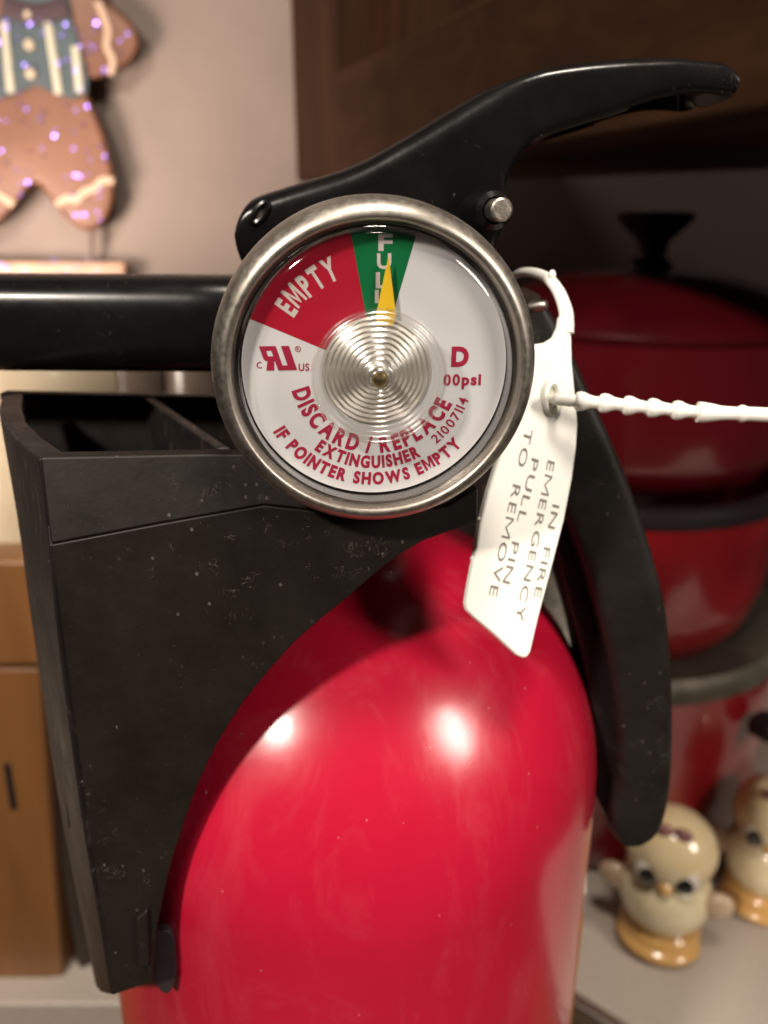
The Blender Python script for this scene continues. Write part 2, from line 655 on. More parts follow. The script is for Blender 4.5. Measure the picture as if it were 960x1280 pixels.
# carrying handle: curved channel on the right
HANDLE = [((674, 368), (640, 430)), ((704, 418), (648, 500)), ((735, 486), (672, 580)), ((771, 566), (700, 640)), ((796, 632), (720, 690)),
          ((816, 695), (736, 740)), ((831, 760), (752, 800)), ((838, 838), (764, 862)), ((839, 910), (768, 918)), ((837, 970), (768, 970)),
          ((830, 1016), (758, 1014)), ((821, 1038), (761, 1037)), ((808, 1050), (770, 1050))]
m = MB()
m.loft(blade(HANDLE, 104, lambda t: seglerp(t, [(0, 8), (.9, 9), (1, 6)]), lambda t: seglerp(t, [(0, 8), (.8, 7), (1, 3)]), 8, 36))
handle = m.build('carry_handle', BLACK_HANDLE, ext, 50)
INNER = [((690, 560), (662, 600)), ((716, 640), (686, 655)), ((732, 690), (700, 705)), ((748, 745), (712, 758)), ((764, 805), (728, 815)),
         ((776, 865), (738, 868)), ((780, 915), (743, 918)), ((780, 965), (745, 965)), ((776, 1010), (748, 1004)), ((780, 1042), (760, 1028))]
m = MB()
m.loft([[p + Vector((0, 3.5, 0)) for p in r] for r in blade(INNER, 104, lambda t: 6.5, lambda t: 8, 8, 28)])
m.build('inner_flange', make_black('handle_inner_paint', (.009, .006, .0065), .5, .2, .1), handle, 50)
for (px, py, rr) in ((664, 384, .75),):
    m = MB()
    c = at(px, py, 105)
    m.lathe([(0, 0), (rr, 0), (rr, 1.6), (rr * .7, 2.2), (0, 2.3)], c, (.75, -.6, .2), 20)
    m.build('rivet', STEEL, handle)

# nozzle pointing left
m = MB()
rings = []
for px, s in ((308, .94), (292, 1.0), (250, 1.0), (150, 1.0), (40, 1.0), (-70, 1.0), (-160, 1.0)):
    c = at(px, 404 - (308 - px) * .006, 115)
    ring = []
    for k in range(40):
        an = 2 * math.pi * k / 40
        ca, sa = math.cos(an), math.sin(an)
        ex_ = 2 / 3.2
        ring.append(c + Vector((0, -6.4 * s * math.copysign(abs(sa) ** ex_, sa), 6.55 * s * math.copysign(abs(ca) ** ex_, ca))))
    rings.append(ring)
m.loft(rings)
noz = m.build('nozzle', BLACK_SATIN, ext, 40)
m = MB()
c = at(40, 381, 108.9)
m.slab([at(-160, 376, 109.2), at(296, 378, 109.2), at(296, 384, 108.9), at(-160, 382, 108.9)],
       [at(-160, 374, 111), at(296, 376, 111), at(296, 386, 111), at(-160, 384, 111)])
m.build('seam_ridge', BLACK_SATIN, noz, bevel=.2)
m = MB()
m.lathe([(6.5, 0), (6.9, .5), (6.9, 2.4), (6.5, 3)], at(300, 402, 115), (1, 0, 0), 40, True)
m.build('collar', BLACK_PAINT, noz)

# pull pin
m = MB()
pc = at(628, 262, 93)
pd = Vector((.16, -1, .02)).normalized()
m.lathe([(0, 0), (1.02, 0), (1.24, -.2), (1.24, -1.2), (1.24, -15), (0, -15)], pc, pd, 28)
pin = m.build('pull_pin', STEEL, ext)
m = MB()
m.lathe([(1.5, -2.6), (2.1, -3.2), (2.3, -9), (2.3, -14)], pc, pd, 24)
m.build('pin_sleeve', BLACK_PAINT, pin)

# ------------------------------------------------------------------ pressure gauge (local frame: x right, y up, z towards the viewer)
G = at(473, 470, 74)
GS = .92
N = Vector((.105, -1, -.055)).normalized()
EX = Vector((-N.y, N.x, 0)).normalized()
EY = N.cross(EX)
S = 12.05                      # photograph pixels per millimetre at the dial


def gl(x, y, z):
    return G + (EX * x + EY * y + N * z) * GS


def glathe(mb, prof_, seg=128, cx=0, cy=0):
    rings = []
    for r_, z_ in prof_:
        rings.append([gl(cx + max(r_, 1e-4) * math.cos(2 * math.pi * k / seg), cy + max(r_, 1e-4) * math.sin(2 * math.pi * k / seg), z_) for k in range(seg)])
    mb.loft(rings, False)


m = MB()
pf = [(5, -26), (5, -10), (8, -9.2), (15.2, -8.6), (16.5, -8.2), (16.9, -7.4), (16.95, -5.4), (16.9, -3.5), (16.8, -2.6), (16.6, -1.8), (16.3, -1.15), (15.9, -.65),
      (15.5, -.38), (15.15, -.32), (14.9, -.45), (14.72, -.8), (14.65, -2.4)]
glathe(m, pf)
gauge = m.build('pressure_gauge', NICKEL, ext, 40)
DY = -.08                       # dial centre relative to the bezel centre
ZD = -2.6
DR, DC = 13.75, .12          # dial plate radius and centre
m = MB()
glathe(m, [(14.67, -2.2), (14.4, -2.3), (14.3, -3.3), (0, -3.35)], 96)
m.build('housing_ring', GASKET, gauge)
m = MB()
glathe(m, [(0, ZD), (DR, ZD), (DR, ZD - .2)], 96, 0, DC)
dial = m.build('dial', DIAL_WHITE, gauge)


def wedge(a0, a1, r0, r1, z):
    n = 24
    o_, i_ = [], []
    for k in range(n + 1):
        a_ = R(a0 + (a1 - a0) * k / n)
        off_ = (DY - DC) * math.sin(a_)                # meet the rim of the dial plate
        r1 = -off_ + math.sqrt(off_ ** 2 - (DY - DC) ** 2 + (DR - .04) ** 2)
        o_.append((r1 * math.cos(a_), r1 * math.sin(a_) + DY))
        i_.append((r0 * math.cos(a_), r0 * math.sin(a_) + DY))
    mb = MB()
    vs_ = [gl(x, y, z) for x, y in o_ + i_]
    fs = [[k, k + 1, n + 2 + k, n + 1 + k] for k in range(n)]
    mb.add(vs_, fs)
    return mb


wedge(100.3, 156.5, .5, 13.75, ZD + .02).build('red_zone', DIAL_RED, gauge)
wedge(73.6, 100.3, .5, 13.75, ZD + .022).build('green_zone', DIAL_GREEN, gauge)

# lettering
GLY = {}


def glyph(ch, off):
    key = (ch, off)
    if ch == 'M' and key not in GLY:              # one clean outline: the font's M folds over itself when emboldened
        w_, h_, t_ = .80, .72 + off, .075 + 2 * off
        pts = [(0, 0), (0, h_), (t_ * 1.2, h_), (w_ / 2, h_ * .34), (w_ - t_ * 1.2, h_), (w_, h_), (w_, 0), (w_ - t_, 0),
               (w_ - t_, h_ - 1.55 * t_), (w_ / 2, max(0, h_ * .34 - 1.45 * t_)), (t_, h_ - 1.55 * t_), (t_, 0)]
        GLY[key] = (pts, [list(range(12))], w_, 0, h_)
    if key not in GLY:
        cu = bpy.data.curves.new('tmp', 'FONT')
        cu.body = ch
        cu.size = 1
        cu.offset = off
        cu.resolution_u = 4
        o = bpy.data.objects.new('tmp', cu)
        COL.objects.link(o)
        me = bpy.data.meshes.new_from_object(o.evaluated_get(bpy.context.evaluated_depsgraph_get()))
        vv = [(v.co.x, v.co.y) for v in me.vertices]
        ff = [list(p.vertices) for p in me.polygons]
        bpy.data.objects.remove(o)
        bpy.data.curves.remove(cu)
        bpy.data.meshes.remove(me)
        x0, x1 = min(v[0] for v in vv), max(v[0] for v in vv)
        y0, y1 = min(v[1] for v in vv), max(v[1] for v in vv)
        GLY[key] = ([(x - x0, y) for x, y in vv], ff, x1 - x0, y0, y1)
    return GLY[key]


CAP = None


def layout(text, off, gap, space):
    """[(glyph, x)] in font units with caps about .73 high, and the whole width"""
    x, out = 0, []
    for ch in text:
        if ch == ' ':
            x += space
            continue
        g = glyph(ch, off)
        out.append((g, x))
        x += g[2] + gap
    return out, x - gap


def arc_text(mb, text, r_base, h, a0, a1, bottom, off=.02, gap=.12, space=.42, place=None):
    """letters h high on an arc, filling the angles a0..a1 (degrees); r_base is the baseline radius"""
    lay, w = layout(text, off, gap, space)
    cap = glyph('H', off)[4]
    sy = h / cap
    rm = r_base + (-h / 2 if bottom else h / 2)
    sxx = rm * abs(R(a1 - a0)) / w
    for g, x in lay:
        xc = (x + g[2] / 2) * sxx
        a_ = R(a0) + (1 if bottom else -1) * xc / rm
        ra = Vector((math.cos(a_), math.sin(a_)))
        rt = Vector((-ra.y, ra.x)) if bottom else Vector((ra.y, -ra.x))
        up = -ra if bottom else ra
        pts = []
        for vx, vy in g[0]:
            p = ra * r_base + rt * ((vx - g[2] / 2) * sxx) + up * (vy * sy)
            pts.append(place(p.x, p.y))
        mb.add(pts, g[1])


def line_text(mb, text, x0, y0, w, h, place, off=.02, gap=.12, space=.42, shear=0):
    lay, ww = layout(text, off, gap, space)
    sy = h / glyph('H', off)[4]
    sxx = w / ww
    for g, x in lay:
        mb.add([place(x0 + (x + vx) * sxx + shear * vy * sy, y0 + vy * sy) for vx, vy in g[0]], g[1])


DPX, DPY = 470, 458             # dial centre in the photograph
pl = lambda x, y: gl(x, y + DY, ZD + .045)
q = lambda p: p / S
m = MB()
arc_text(m, 'DISCARD / REPLACE', q(107), q(21.5), 192, 336, True, .045, .13, .30, pl)
arc_text(m, 'EXTINGUISHER', q(128), q(16.5), 231.5, 298, True, .05, .12, .3, pl)
arc_text(m, 'IF POINTER SHOWS EMPTY', q(151), q(16.5), 210, 319, True, .05, .12, .42, pl)
arc_text(m, '21007114', q(126), q(12.5), 309, 342, True, .012, .16, .3, pl)
line_text(m, 'D', q(95), q(5), q(22), q(24), pl, .05)
line_text(m, '00', q(86), q(-20), q(21), q(14), pl, .03)
line_text(m, 'psi', q(109.5), q(-20), q(25), q(14.5), pl, .04, .09)
line_text(m, 'C', q(-147), q(6), q(6), q(8), pl, .01)
line_text(m, 'US', q(-96), q(2), q(13), q(9), pl, .02)
# recognised-component mark: mirrored R joined to a U, slanted
def poly(mb, pts, ox, oy, k):
    mb.add([pl(q(ox + x * k), q(oy + y * k)) for x, y in pts], [list(range(len(pts)))])
ux, uy = -143, 3


def mark(pts):
    m.add([pl(q(ux + x + (30 - y) / 30 * 9), q(uy + y)) for x, y in pts], [list(range(len(pts)))])


mark([(0, 30), (20, 30), (20, 24.5), (6.5, 24.5), (6.5, 17.5), (13, 17.5), (13, 12), (1.5, 12), (0, 14)])
mark([(13, 24.5), (20, 24.5), (20, 6), (13, 6)])
mark([(4, 12), (12, 12), (8, 0), (-1.5, 0)])
mark([(13, 6), (36, 6), (36, 0), (13, 0)])
mark([(26.5, 30), (36, 30), (36, 6), (26.5, 6)])
rr_ = [(q(-96 + 3.6 * math.cos(2 * math.pi * k / 18)), q(29 + 3.6 * math.sin(2 * math.pi * k / 18))) for k in range(18)]
ri_ = [(q(-96 + 2.8 * math.cos(2 * math.pi * k / 18)), q(29 + 2.8 * math.sin(2 * math.pi * k / 18))) for k in range(18)]
m.add([pl(*p) for p in rr_ + ri_], [[k, (k + 1) % 18, 18 + (k + 1) % 18, 18 + k] for k in range(18)])
line_text(m, 'R', q(-97.4), q(27.2), q(3), q(3.6), pl, .0)
m.build('dial_print', DIAL_INK, gauge)
m = MB()
arc_text(m, 'EMPTY', q(121), q(27), 146, 111, False, .04, .19, .3, pl)
for ch, x, y, w, h in (('F', 481, 305, 17, 18), ('U', 479.5, 326, 17, 17), ('L', 477, 348, 15, 18), ('L', 475.5, 367, 14, 15)):
    line_text(m, ch, q(x - DPX - w / 2), q(DPY - y - h / 2), q(w), q(h), pl, .03)
m.build('zone_print', DIAL_PALE, gauge)

# pointer: a folded yellow needle
m = MB()
zt = ZD + .9
tip, bl, br_ = (13.5, 139), (-1, 70), (23.5, 70)
mid = (11, 70)
tv = [gl(q(tip[0]), q(tip[1]) + DY, zt), gl(q(bl[0]), q(bl[1]) + DY, zt - .15), gl(q(br_[0]), q(br_[1]) + DY, zt - .15), gl(q(mid[0]), q(mid[1]) + DY, zt + .25),
      gl(q(1), q(57) + DY, zt - .15), gl(q(20), q(57) + DY, zt - .15)]
m.add(tv, [[0, 1, 3], [0, 3, 2], [1, 4, 3], [3, 4, 5], [3, 5, 2]])
m.build('pointer', YELLOW, gauge)
HX, HY = .05, -.10
# metal cover of the movement under the hub
m = MB()
cp_ = [(5.65, ZD + .15)]
for k in range(8):
    r0 = 5.6 - k * .535
    z0 = ZD + .25 + k * .05
    cp_ += [(r0, z0), (r0 - .16, z0 + .12), (r0 - .30, z0 + .05), (r0 - .42, z0 - .02)]
cp_ += [(1.3, ZD + .9), (1.1, ZD + 1.3), (0, ZD + 1.4)]
glathe(m, cp_, 96, HX, HY)
m.build('movement_cover', make_mottled('movement_metal', (.48, .46, .41), (.66, .64, .60), 420, .40, 4, .25, 0, .5), gauge, 60)
m = MB()
cc = gl(.05, -.10, 1.2)
m.lathe([(.75, -1.6), (.75, -.3), (.62, 0), (.35, .12), (0, .16)], cc, N, 24)
m.build('pointer_pin', BRASS, gauge)
# clear lens
m = MB()
glathe(m, [(14.64, -2.1), (14.6, -1.2), (14.45, -.75), (14.2, -.55), (13.95, -.8), (13.88, -2.55), (13.8, -2.55), (13.7, .0), (13.45, .2), (13.0, .32),
            (12.4, .40), (9, .55), (6.5, .62)], 128)
m.build('lens', CLEAR, gauge, 25)
m = MB()
hp = [(6.9, .62), (6.78, .95)]
nr = 10
for k in range(nr):
    r0 = 6.75 - k * .556
    z0 = .85 + k * .06
    hp += [(r0, z0), (r0 - .10, z0 + .26), (r0 - .24, z0 + .34), (r0 - .36, z0 + .24), (r0 - .44, z0 + .02)]
hp += [(1.2, 1.6), (1.0, 1.75), (.85, 1.6), (.8, 1.0)]
glathe(m, hp, 96, HX, HY)
m.build('lens_hub', CLEAR_HUB, gauge, 60)

LINT = mat('pale_lint', (.6, .55, .48), .8)
for pts_ in (((398, 432), (430, 418), (455, 400), (478, 405), (500, 402), (520, 412)), ((455, 508), (470, 500), (492, 506), (520, 492)), ((476, 392), (481, 404), (470, 414))):
    m = MB()
    m.tube([gl((x - 472) / 12.6, (462 - y) / 12.6, 1.75 - .14 * abs((x - 472) / 12.6)) for x, y in spline(pts_, 5)], .022, 5)
    m.build('lint_fibre', LINT, gauge)

# ------------------------------------------------------------------ black mounting bracket
br = thing('mounting_bracket', 'dusty black plastic bracket, open on top, cradling the left side of the red cylinder', 'bracket', (-40, 110, -340))


def plane3(a_, b_, c_):
    n_ = (b_ - a_).cross(c_ - a_).normalized()
    return a_, n_


PA = at(100, 1245, 74)
PB = at(60, 570, 77.5)
PC = at(597, 655, 81)
p0, pn = plane3(PA, PB, PC)
if pn.y > 0:
    pn = -pn


def onp(px, py, d_=0):
    r_ = ray(px, py)
    return r_ * ((p0 + pn * d_).dot(pn) / r_.dot(pn))


lower = [(63, 681), (200, 655), (330, 632), (400, 640), (470, 646), (560, 634), (597, 610), (597, 656), (560, 665), (530, 676), (505, 690), (480, 708), (455, 729), (430, 751), (400, 775),
         (367, 804), (335, 840), (305, 877), (285, 907), (267, 938), (247, 981), (230, 1028), (216, 1072), (204, 1120), (197, 1155), (192, 1180), (189, 1228), (140, 1245)]
m = MB()
fr = [onp(*p) for p in lower]
m.slab(fr, [p - pn * 1.7 for p in fr])
front = m.build('front_panel', BLACK_PLASTIC, br, 30, .22, 2)
up_bot = [(63, 680.6), (200, 654.6), (330, 631.6), (390, 638)]
up_top = [(50, 571), (165, 569), (280, 567), (360, 566)]
fr = [onp(*p, -.05) for p in up_bot] + [onp(*p, -1.5) for p in up_top[::-1]]
m = MB()
m.slab(fr, [p - pn * 2.4 for p in fr])
m.build('upper_lip', BLACK_PLASTIC, br, 20, .3, 3)
# flared side wall
F_ = [(49, 573), (62, 682), (72, 790), (99, 1000), (124, 1150), (139, 1244)]
B_ = [(2, 494), (32, 650), (49, 760), (84, 985), (112, 1120), (134, 1215)]
fpts = spline(F_, 5)
bpts = spline(B_, 5)
fw = [onp(x, y, -3.4 if i < 5 else -1.72) for i, (x, y) in enumerate(fpts)]
bw = [at(x, y, 116 - 10 * i / (len(bpts) - 1)) for i, (x, y) in enumerate(bpts)]
m = MB()
inn = Vector((2.6, 1.2, 0))
rings = []
for a_, b_ in zip(fw, bw):
    ring = [a_ + (b_ - a_) * t + Vector((-1.6 * math.sin(math.pi * t), -1.0 * math.sin(math.pi * t), 0)) for t in (0, .25, .5, .75, 1)]
    rings.append(ring + [p + inn for p in ring[::-1]])
m.loft(rings)
m.build('side_wall', BLACK_EDGE, br, 40, .3, 2)
# dark slot near its lower end
m = MB()
sl_ = [(75, 942), (82, 958), (97, 1032), (85, 1036)]
fr = [at(x, y, 84) for x, y in sl_]
m.slab(fr, [p + Vector((.6, 2.5, 0)) for p in fr])
m.build('slot', mat('slot_black_plastic', (.008, .005, .007), .5), br, 30, .2)
# rear wall of the hollow and the rib inside it
m = MB()
bk = [at(-2, 491, 124), at(320, 497, 124), at(320, 760, 124), at(70, 900, 116)]
m.slab(bk, [p + Vector((0, 2.5, 0)) for p in bk])
m.build('rear_wall', BLACK_PLASTIC, br, 30, .4)
m = MB()
ra_, rb_ = at(186, 497, 123.9), at(280, 560, 98.5)
dn = Vector((0, 0, -34))
sd = Vector((.9, 0, 0))
m.slab([ra_ - sd, rb_ - sd, rb_ - sd + dn, ra_ - sd + dn], [ra_ + sd, rb_ + sd, rb_ + sd + dn, ra_ + sd + dn])
m.build('rib', BLACK_EDGE, br, 30, .3)
# back plate behind the cylinder
m = MB()
m.box((AX, 160.5, -190), (64, 3, 260))
m.build('back_plate', BLACK_PLASTIC, br, 30, .5)
# small catch at the foot of the front panel
m = MB()
cat = [onp(169, 1150, .7), onp(184, 1138, .7), onp(186, 1208, .7), onp(172, 1212, .7)]
m.slab(cat, [p - pn * 1.2 for p in cat])
m.build('catch', BLACK_PLASTIC, br, 30, .35)
m = MB()
arm = spline([(192, 1166), (206, 1164), (216, 1170), (219, 1200), (219, 1226), (210, 1242), (200, 1238), (192, 1225)], 4)
fr = [onp(x, y, -3.4) for x, y in arm]
m.slab(fr, [p - pn * 1.4 for p in fr])
m.build('cradle_arm', make_black('greyed_arm_plastic', (.022, .014, .017), .5, .2, .1), br, 30, .4)

# ------------------------------------------------------------------ white seal tag
tagt = thing('seal_tag', 'white plastic seal tag lettered in grey, looped beside the gauge over the red shoulder', 'tag', at(655, 824, 86))
T0, T1, T2 = at(690, 450, 97), at(655, 822, 84), at(590, 760, 83.5)
t0, tn = plane3(T0, T1, T2)
if tn.y > 0:
    tn = -tn


def ont(px, py, d_=0):
    r_ = ray(px, py)
    return r_ * ((t0 + tn * d_).dot(tn) / r_.dot(tn))


outl = [(662, 431), (682, 428), (694, 421), (700, 408), (702, 394), (712, 395), (715, 420), (716, 455), (720, 495), (723, 530), (721, 560), (716, 598), (706, 650), (690, 712), (674, 772), (664, 815), (660, 822), (654, 823),
        (646, 819), (618, 793), (592, 771), (585, 764), (583, 754), (587, 730), (595, 690), (600, 655), (611, 612), (628, 560), (646, 495), (655, 455)]
m = MB()
fr = [ont(*p) for p in outl]
m.slab(fr, [p - tn * 1.1 for p in fr])
plate = m.build('tag_plate', TAG_WHITE, tagt, 30, .32, 3)
# ragged moulding flash on its left edge
m = MB()
for k in range(12):
    y_ = 650 + k * 9 + random.uniform(-3, 3)
    x_ = 602 - (y_ - 650) * .155 + random.uniform(-2.5, 1.5)
    m.ball(ont(x_, y_, -.5), (.28 + .2 * random.random(), .3, .3 + .3 * random.random()), 8, 5)
m.build('moulding_flash', TAG_WHITE, plate)
# loop
m = MB()
lp = spline([(707, 416, -.55), (708, 404, -.55), (707, 388, -.6), (699, 366, -1.2), (686, 349, -2.2), (668, 341, -4.5), (650, 341, -8), (636, 350, -11)], 6)
pts = [ont(x, y, d_) for x, y, d_ in lp]
m.tube(pts, [1.05 - .35 * min(1, i / 24) for i in range(len(pts))], 12, .75)
loop = m.build('loop', TAG_WHITE, tagt)
m = MB()
m.ball(ont(690, 345, -1.7), (.5, .5, .75), 10, 8)
m.build('moulding_nub', TAG_WHITE, loop)
# eyelet and beaded tail
m = MB()
ey = [ont(690 + 9 * math.cos(a_), 497 - 19 * math.sin(a_), .15) for a_ in [2 * math.pi * k / 24 for k in range(25)]]
m.tube(ey, .5, 8)
m.build('eyelet', TAG_WHITE, plate)
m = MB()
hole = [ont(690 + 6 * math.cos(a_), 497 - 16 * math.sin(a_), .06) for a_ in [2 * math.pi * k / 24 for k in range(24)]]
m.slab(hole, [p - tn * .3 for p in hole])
m.build('eyelet_shade_patch', mat('eyelet_shade_plastic', (.55, .52, .44), .5), plate)  # flat darker oval stands for the shade inside the hole
start = ont(688, 499, -.4)
cx_ = [(688, 499, None)]
path, rad = [start], [.55]
beads = [(727, 501.5), (757, 504), (787, 507), (817, 510), (848, 513)]


def tp(px, py):
    return at(px, py, 92.5 - (px - 700) * .006)


path += [tp(700, 499), tp(712, 500)]
rad += [.75, .78]
for bx, by in beads:
    path += [tp(bx - 9, by - .5), tp(bx - 6.5, by - .2), tp(bx - 2, by), tp(bx + 3, by + .2), tp(bx + 10, by + .8), tp(bx + 16, by + 1.4)]
    rad += [.72, 1.05, 1.16, 1.08, .80, .72]
path += [tp(871, 515), tp(872, 515.1), tp(880, 515.6), tp(892, 516), tp(902, 516.5), tp(921, 517), tp(925, 517.1), tp(929, 517.2), tp(934, 517.4), tp(990, 520), tp(1120, 528)]
rad += [.72, 1.22, 1.2, 1.02, .86, .78, 1.0, 1.02, .84, .86, .86]
m = MB()
m.tube(path, rad, 14)
m.build('beaded_tail', TAG_WHITE, tagt, 40)
# lettering: reads downwards, letter tops towards the right
uaxis = (ont(672, 770, 0) - ont(716, 598, 0)).normalized()      # reading direction
vaxis = tn.cross(uaxis)
if vaxis.x < 0:
    vaxis = -vaxis
m = MB()
for text, (xa, ya), (xb, yb), hpx in (('IN FIRE', (691, 630), (667, 746), 11.5), ('EMERGENCY', (685, 575), (644, 775), 12),
                                      ('PULL PIN', (665, 572), (628, 728), 12), ('TO REMOVE', (657, 535), (611, 744), 12.5)):
    A_, B2 = ont(xa, ya, .06), ont(xb, yb, .06)
    u_ = (B2 - A_).normalized()
    w_ = (B2 - A_).length
    # letters slope a little: top edge follows the tag's edge
    up_ = (vaxis - u_ * vaxis.dot(u_)).normalized()
    line_text(m, text, 0, 0, w_, hpx / 11.6, (lambda x, y, A_=A_, u_=u_, up_=up_: A_ + u_ * x + up_ * y), -.001, .17, .55)
m.build('tag_lettering', TAG_INK, plate)

# ------------------------------------------------------------------ stacked red pots
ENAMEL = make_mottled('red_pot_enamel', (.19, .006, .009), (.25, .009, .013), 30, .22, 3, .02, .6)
ENAMEL_LID = make_mottled('shade_toned_lid_enamel', (.062, .0030, .006), (.085, .004, .007), 30, .25, 3, .02, .5)  # under-cabinet shade painted into the lid's red
RIM = make_mottled('dull_steel_rim', (.09, .075, .055), (.14, .12, .09), 80, .55, 3, .03, 0, .5)
PBLACK = mat('black_pot_fitting', (.012, .008, .010), .4)
PX, PY = 110.0, 345.0


def zpx(py, Y):
    r_ = ray(800, py)
    return r_.z * Y / r_.y


def potlathe(name, prof_, mt, parent, sharp=40):
    mb = MB()
    mb.lathe(prof_, (PX, PY, 0), seg=72)
    return mb.build(name, mt, parent, sharp)


# bottom pot
YF = PY - 68
PB_, RB_ = PY + 15, 83.0
z_rim3 = zpx(872, PB_ - RB_)
pot = thing('cooking_pot', 'bottom red enamel pot of the stack, standing behind the chick figurines', 'pot', (PX, PB_, CZ), 'stacked red pots')


def potlow(name, prof_, mt):
    mb = MB()
    mb.lathe(prof_, (PX, PB_, 0), seg=80)
    return mb.build(name, mt, pot, 40)


potlow('body', [(0, CZ + .5), (66, CZ + .5), (75, CZ + 4), (80, CZ + 16), (81, z_rim3 - 4), (78.5, z_rim3 - 3), (77, CZ + 10), (0, CZ + 6)], ENAMEL)
potlow('rim', [(78, z_rim3 - 5), (83, z_rim3 - 4.5), (84, z_rim3 - 1), (83.5, z_rim3 + 4), (81, z_rim3 + 6.5), (70, z_rim3 + 6.5), (58, z_rim3 + 3), (58, z_rim3), (78, z_rim3 - 5)], RIM)
m = MB()
hc = at(958, 908, PB_ - 72)
m.box(hc, (12, 12, 9), R(35))
m.build('handle', PBLACK, pot, bevel=2.5, seg=3)
# middle pot
zb2, zt2 = z_rim3 + 1, zpx(650, PY - 62)
pot2 = thing('cooking_pot', 'middle red enamel pot of the stack, nested in the steel rim below it', 'pot', (PX, PY, zb2), 'stacked red pots')
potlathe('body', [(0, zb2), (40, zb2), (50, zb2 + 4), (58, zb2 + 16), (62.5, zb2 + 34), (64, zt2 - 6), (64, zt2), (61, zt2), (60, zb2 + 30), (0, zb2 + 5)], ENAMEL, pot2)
potlathe('rim', [(62, zt2 - 3.5), (65.8, zt2 - 3), (66.2, zt2 - .5), (65.4, zt2 + 4), (61, zt2 + 5), (60, zt2)], PBLACK, pot2)
# top pot with lid and knob
zb1, zt1 = zt2 + 5.2, zpx(428, PY - 66)
pot3 = thing('lidded_pot', 'topmost red pot of the stack, with shade-darkened red lid and flared black knob', 'pot', (PX, PY, zb1), 'stacked red pots')
potlathe('body', [(0, zb1), (46, zb1), (56, zb1 + 4), (63, zb1 + 16), (66.5, zb1 + 36), (67.5, zt1 - 2), (65.5, zt1 - 1), (0, zt1 - 8)], mat('shade_toned_pot_enamel', (.105, .004, .008), .25, 0, .6, .1), pot3)  # body red deepened to carry the cabinet's shade
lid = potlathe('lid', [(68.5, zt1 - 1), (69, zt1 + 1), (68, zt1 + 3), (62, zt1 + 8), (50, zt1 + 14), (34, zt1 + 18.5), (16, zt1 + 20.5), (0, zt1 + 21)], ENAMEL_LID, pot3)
zk = zt1 + 20.5
potlathe('knob', [(0, zk), (9, zk), (9, zk + 2), (5.5, zk + 5), (6.5, zk + 11), (13, zk + 17), (15.5, zk + 20), (14.5, zk + 22), (0, zk + 22.5)], PBLACK, lid)

# ------------------------------------------------------------------ ceramic chick figurines
GLAZE = make_mottled('cream_yellow_glaze', (.74, .63, .40), (.80, .71, .50), 35, .22, 3, .02, .8)
GLAZE_HEAD = make_mottled('pale_cream_glaze', (.78, .67, .44), (.76, .55, .26), 24, .22, 3, .02, .8)
ORANGE = mat('orange_glaze', (.60, .34, .11), .22, 0, .8, .06)
EYEW = mat('eye_white_glaze', (.66, .60, .52), .25, 0, .8, .06)
EYEB = mat('eye_black_glaze', (.012, .012, .010), .2, 0, .8, .06)
TAN = mat('tan_glaze', (.50, .36, .24), .3, 0, .6, .08)
PINKD = mat('brown_pink_glaze', (.22, .08, .08), .3, 0, .6, .08)


def chick(base, rz, label, wings=True):
    t = thing('chick_figurine', label, 'figurine', base, 'ceramic chick figurines')
    t.rotation_euler = (0, 0, rz)
    t.scale = (.76, .76, .76)

    def b(name, mt, fn, parent=t):
        mb = MB()
        fn(mb)
        o = mb.build(name, mt, parent, 60, local=True)
        return o
    b('base', ORANGE, lambda mb: (mb.lathe([(0, 0), (17, 0), (20.5, 2), (21.5, 7), (20.5, 13), (17, 16), (0, 16)], (0, 0, 0), seg=40),
                                  mb.ball((0, -6, 6), (22, 19, 6))))
    bd = b('body', GLAZE, lambda mb: mb.lathe([(0, 13), (13, 13.5), (19, 18), (23, 26), (24, 34), (22, 42), (18.5, 47), (16, 49), (0, 50)], (0, 0, 0), seg=48))
    hd = b('head', GLAZE_HEAD, lambda mb: mb.ball((0, -2, 63), (23, 21.5, 21), 40, 24))
    for s in (-1, 1):
        ee = b('eye', EYEW, lambda mb: mb.ball((s * 9.5, -18.5, 58), (6.3, 4.2, 7.2)), hd)
        b('pupil', EYEB, lambda mb: mb.ball((s * 8.8, -21.5, 57), (4.7, 1.8, 5.4)), hd)
        b('wing', TAN, lambda mb: mb.ball((s * 25, -6, 37), (9.5, 5, 7.5), rot=Matrix.Rotation(s * -.5, 3, 'Y')), bd)
    b('beak', ORANGE, lambda mb: mb.lathe([(4.2, 0), (3.6, 2), (1.8, 4), (0, 4.6)], (0, -20.2, 51.5), (0, -1, -.15), 20), hd)
    b('bow', PINKD, lambda mb: (mb.ball((-4.5, -13, 80), (5.2, 3, 3.6)), mb.ball((4.5, -13, 80), (5.2, 3, 3.6))), hd)
    return t


c1 = on_z(822, 1168, CZ)
chick((c1.x, c1.y, CZ), R(-24), 'pale yellow ceramic chick with black eyes and orange feet, nearest the black handle')
c2 = on_z(950, 1124, CZ)
chick((c2.x, c2.y, CZ), R(-30), 'cream ceramic chick cut by the right edge of the picture, standing beside the other')

# ------------------------------------------------------------------ things on the left of the counter
BOXW = make_wood('orange_box_wood', (.17, .070, .021), (.25, .108, .033), 60, .45, 'Z', .1)
bx = thing('wooden_box', 'orange brown wooden box with lid and dark slot at the left edge', 'box', (-150, 268, CZ))
zt_ = zpx(825, 232)
m = MB()
rzb = R(4)
bc = on_z(76, 1222, CZ)
yb_ = bc.y


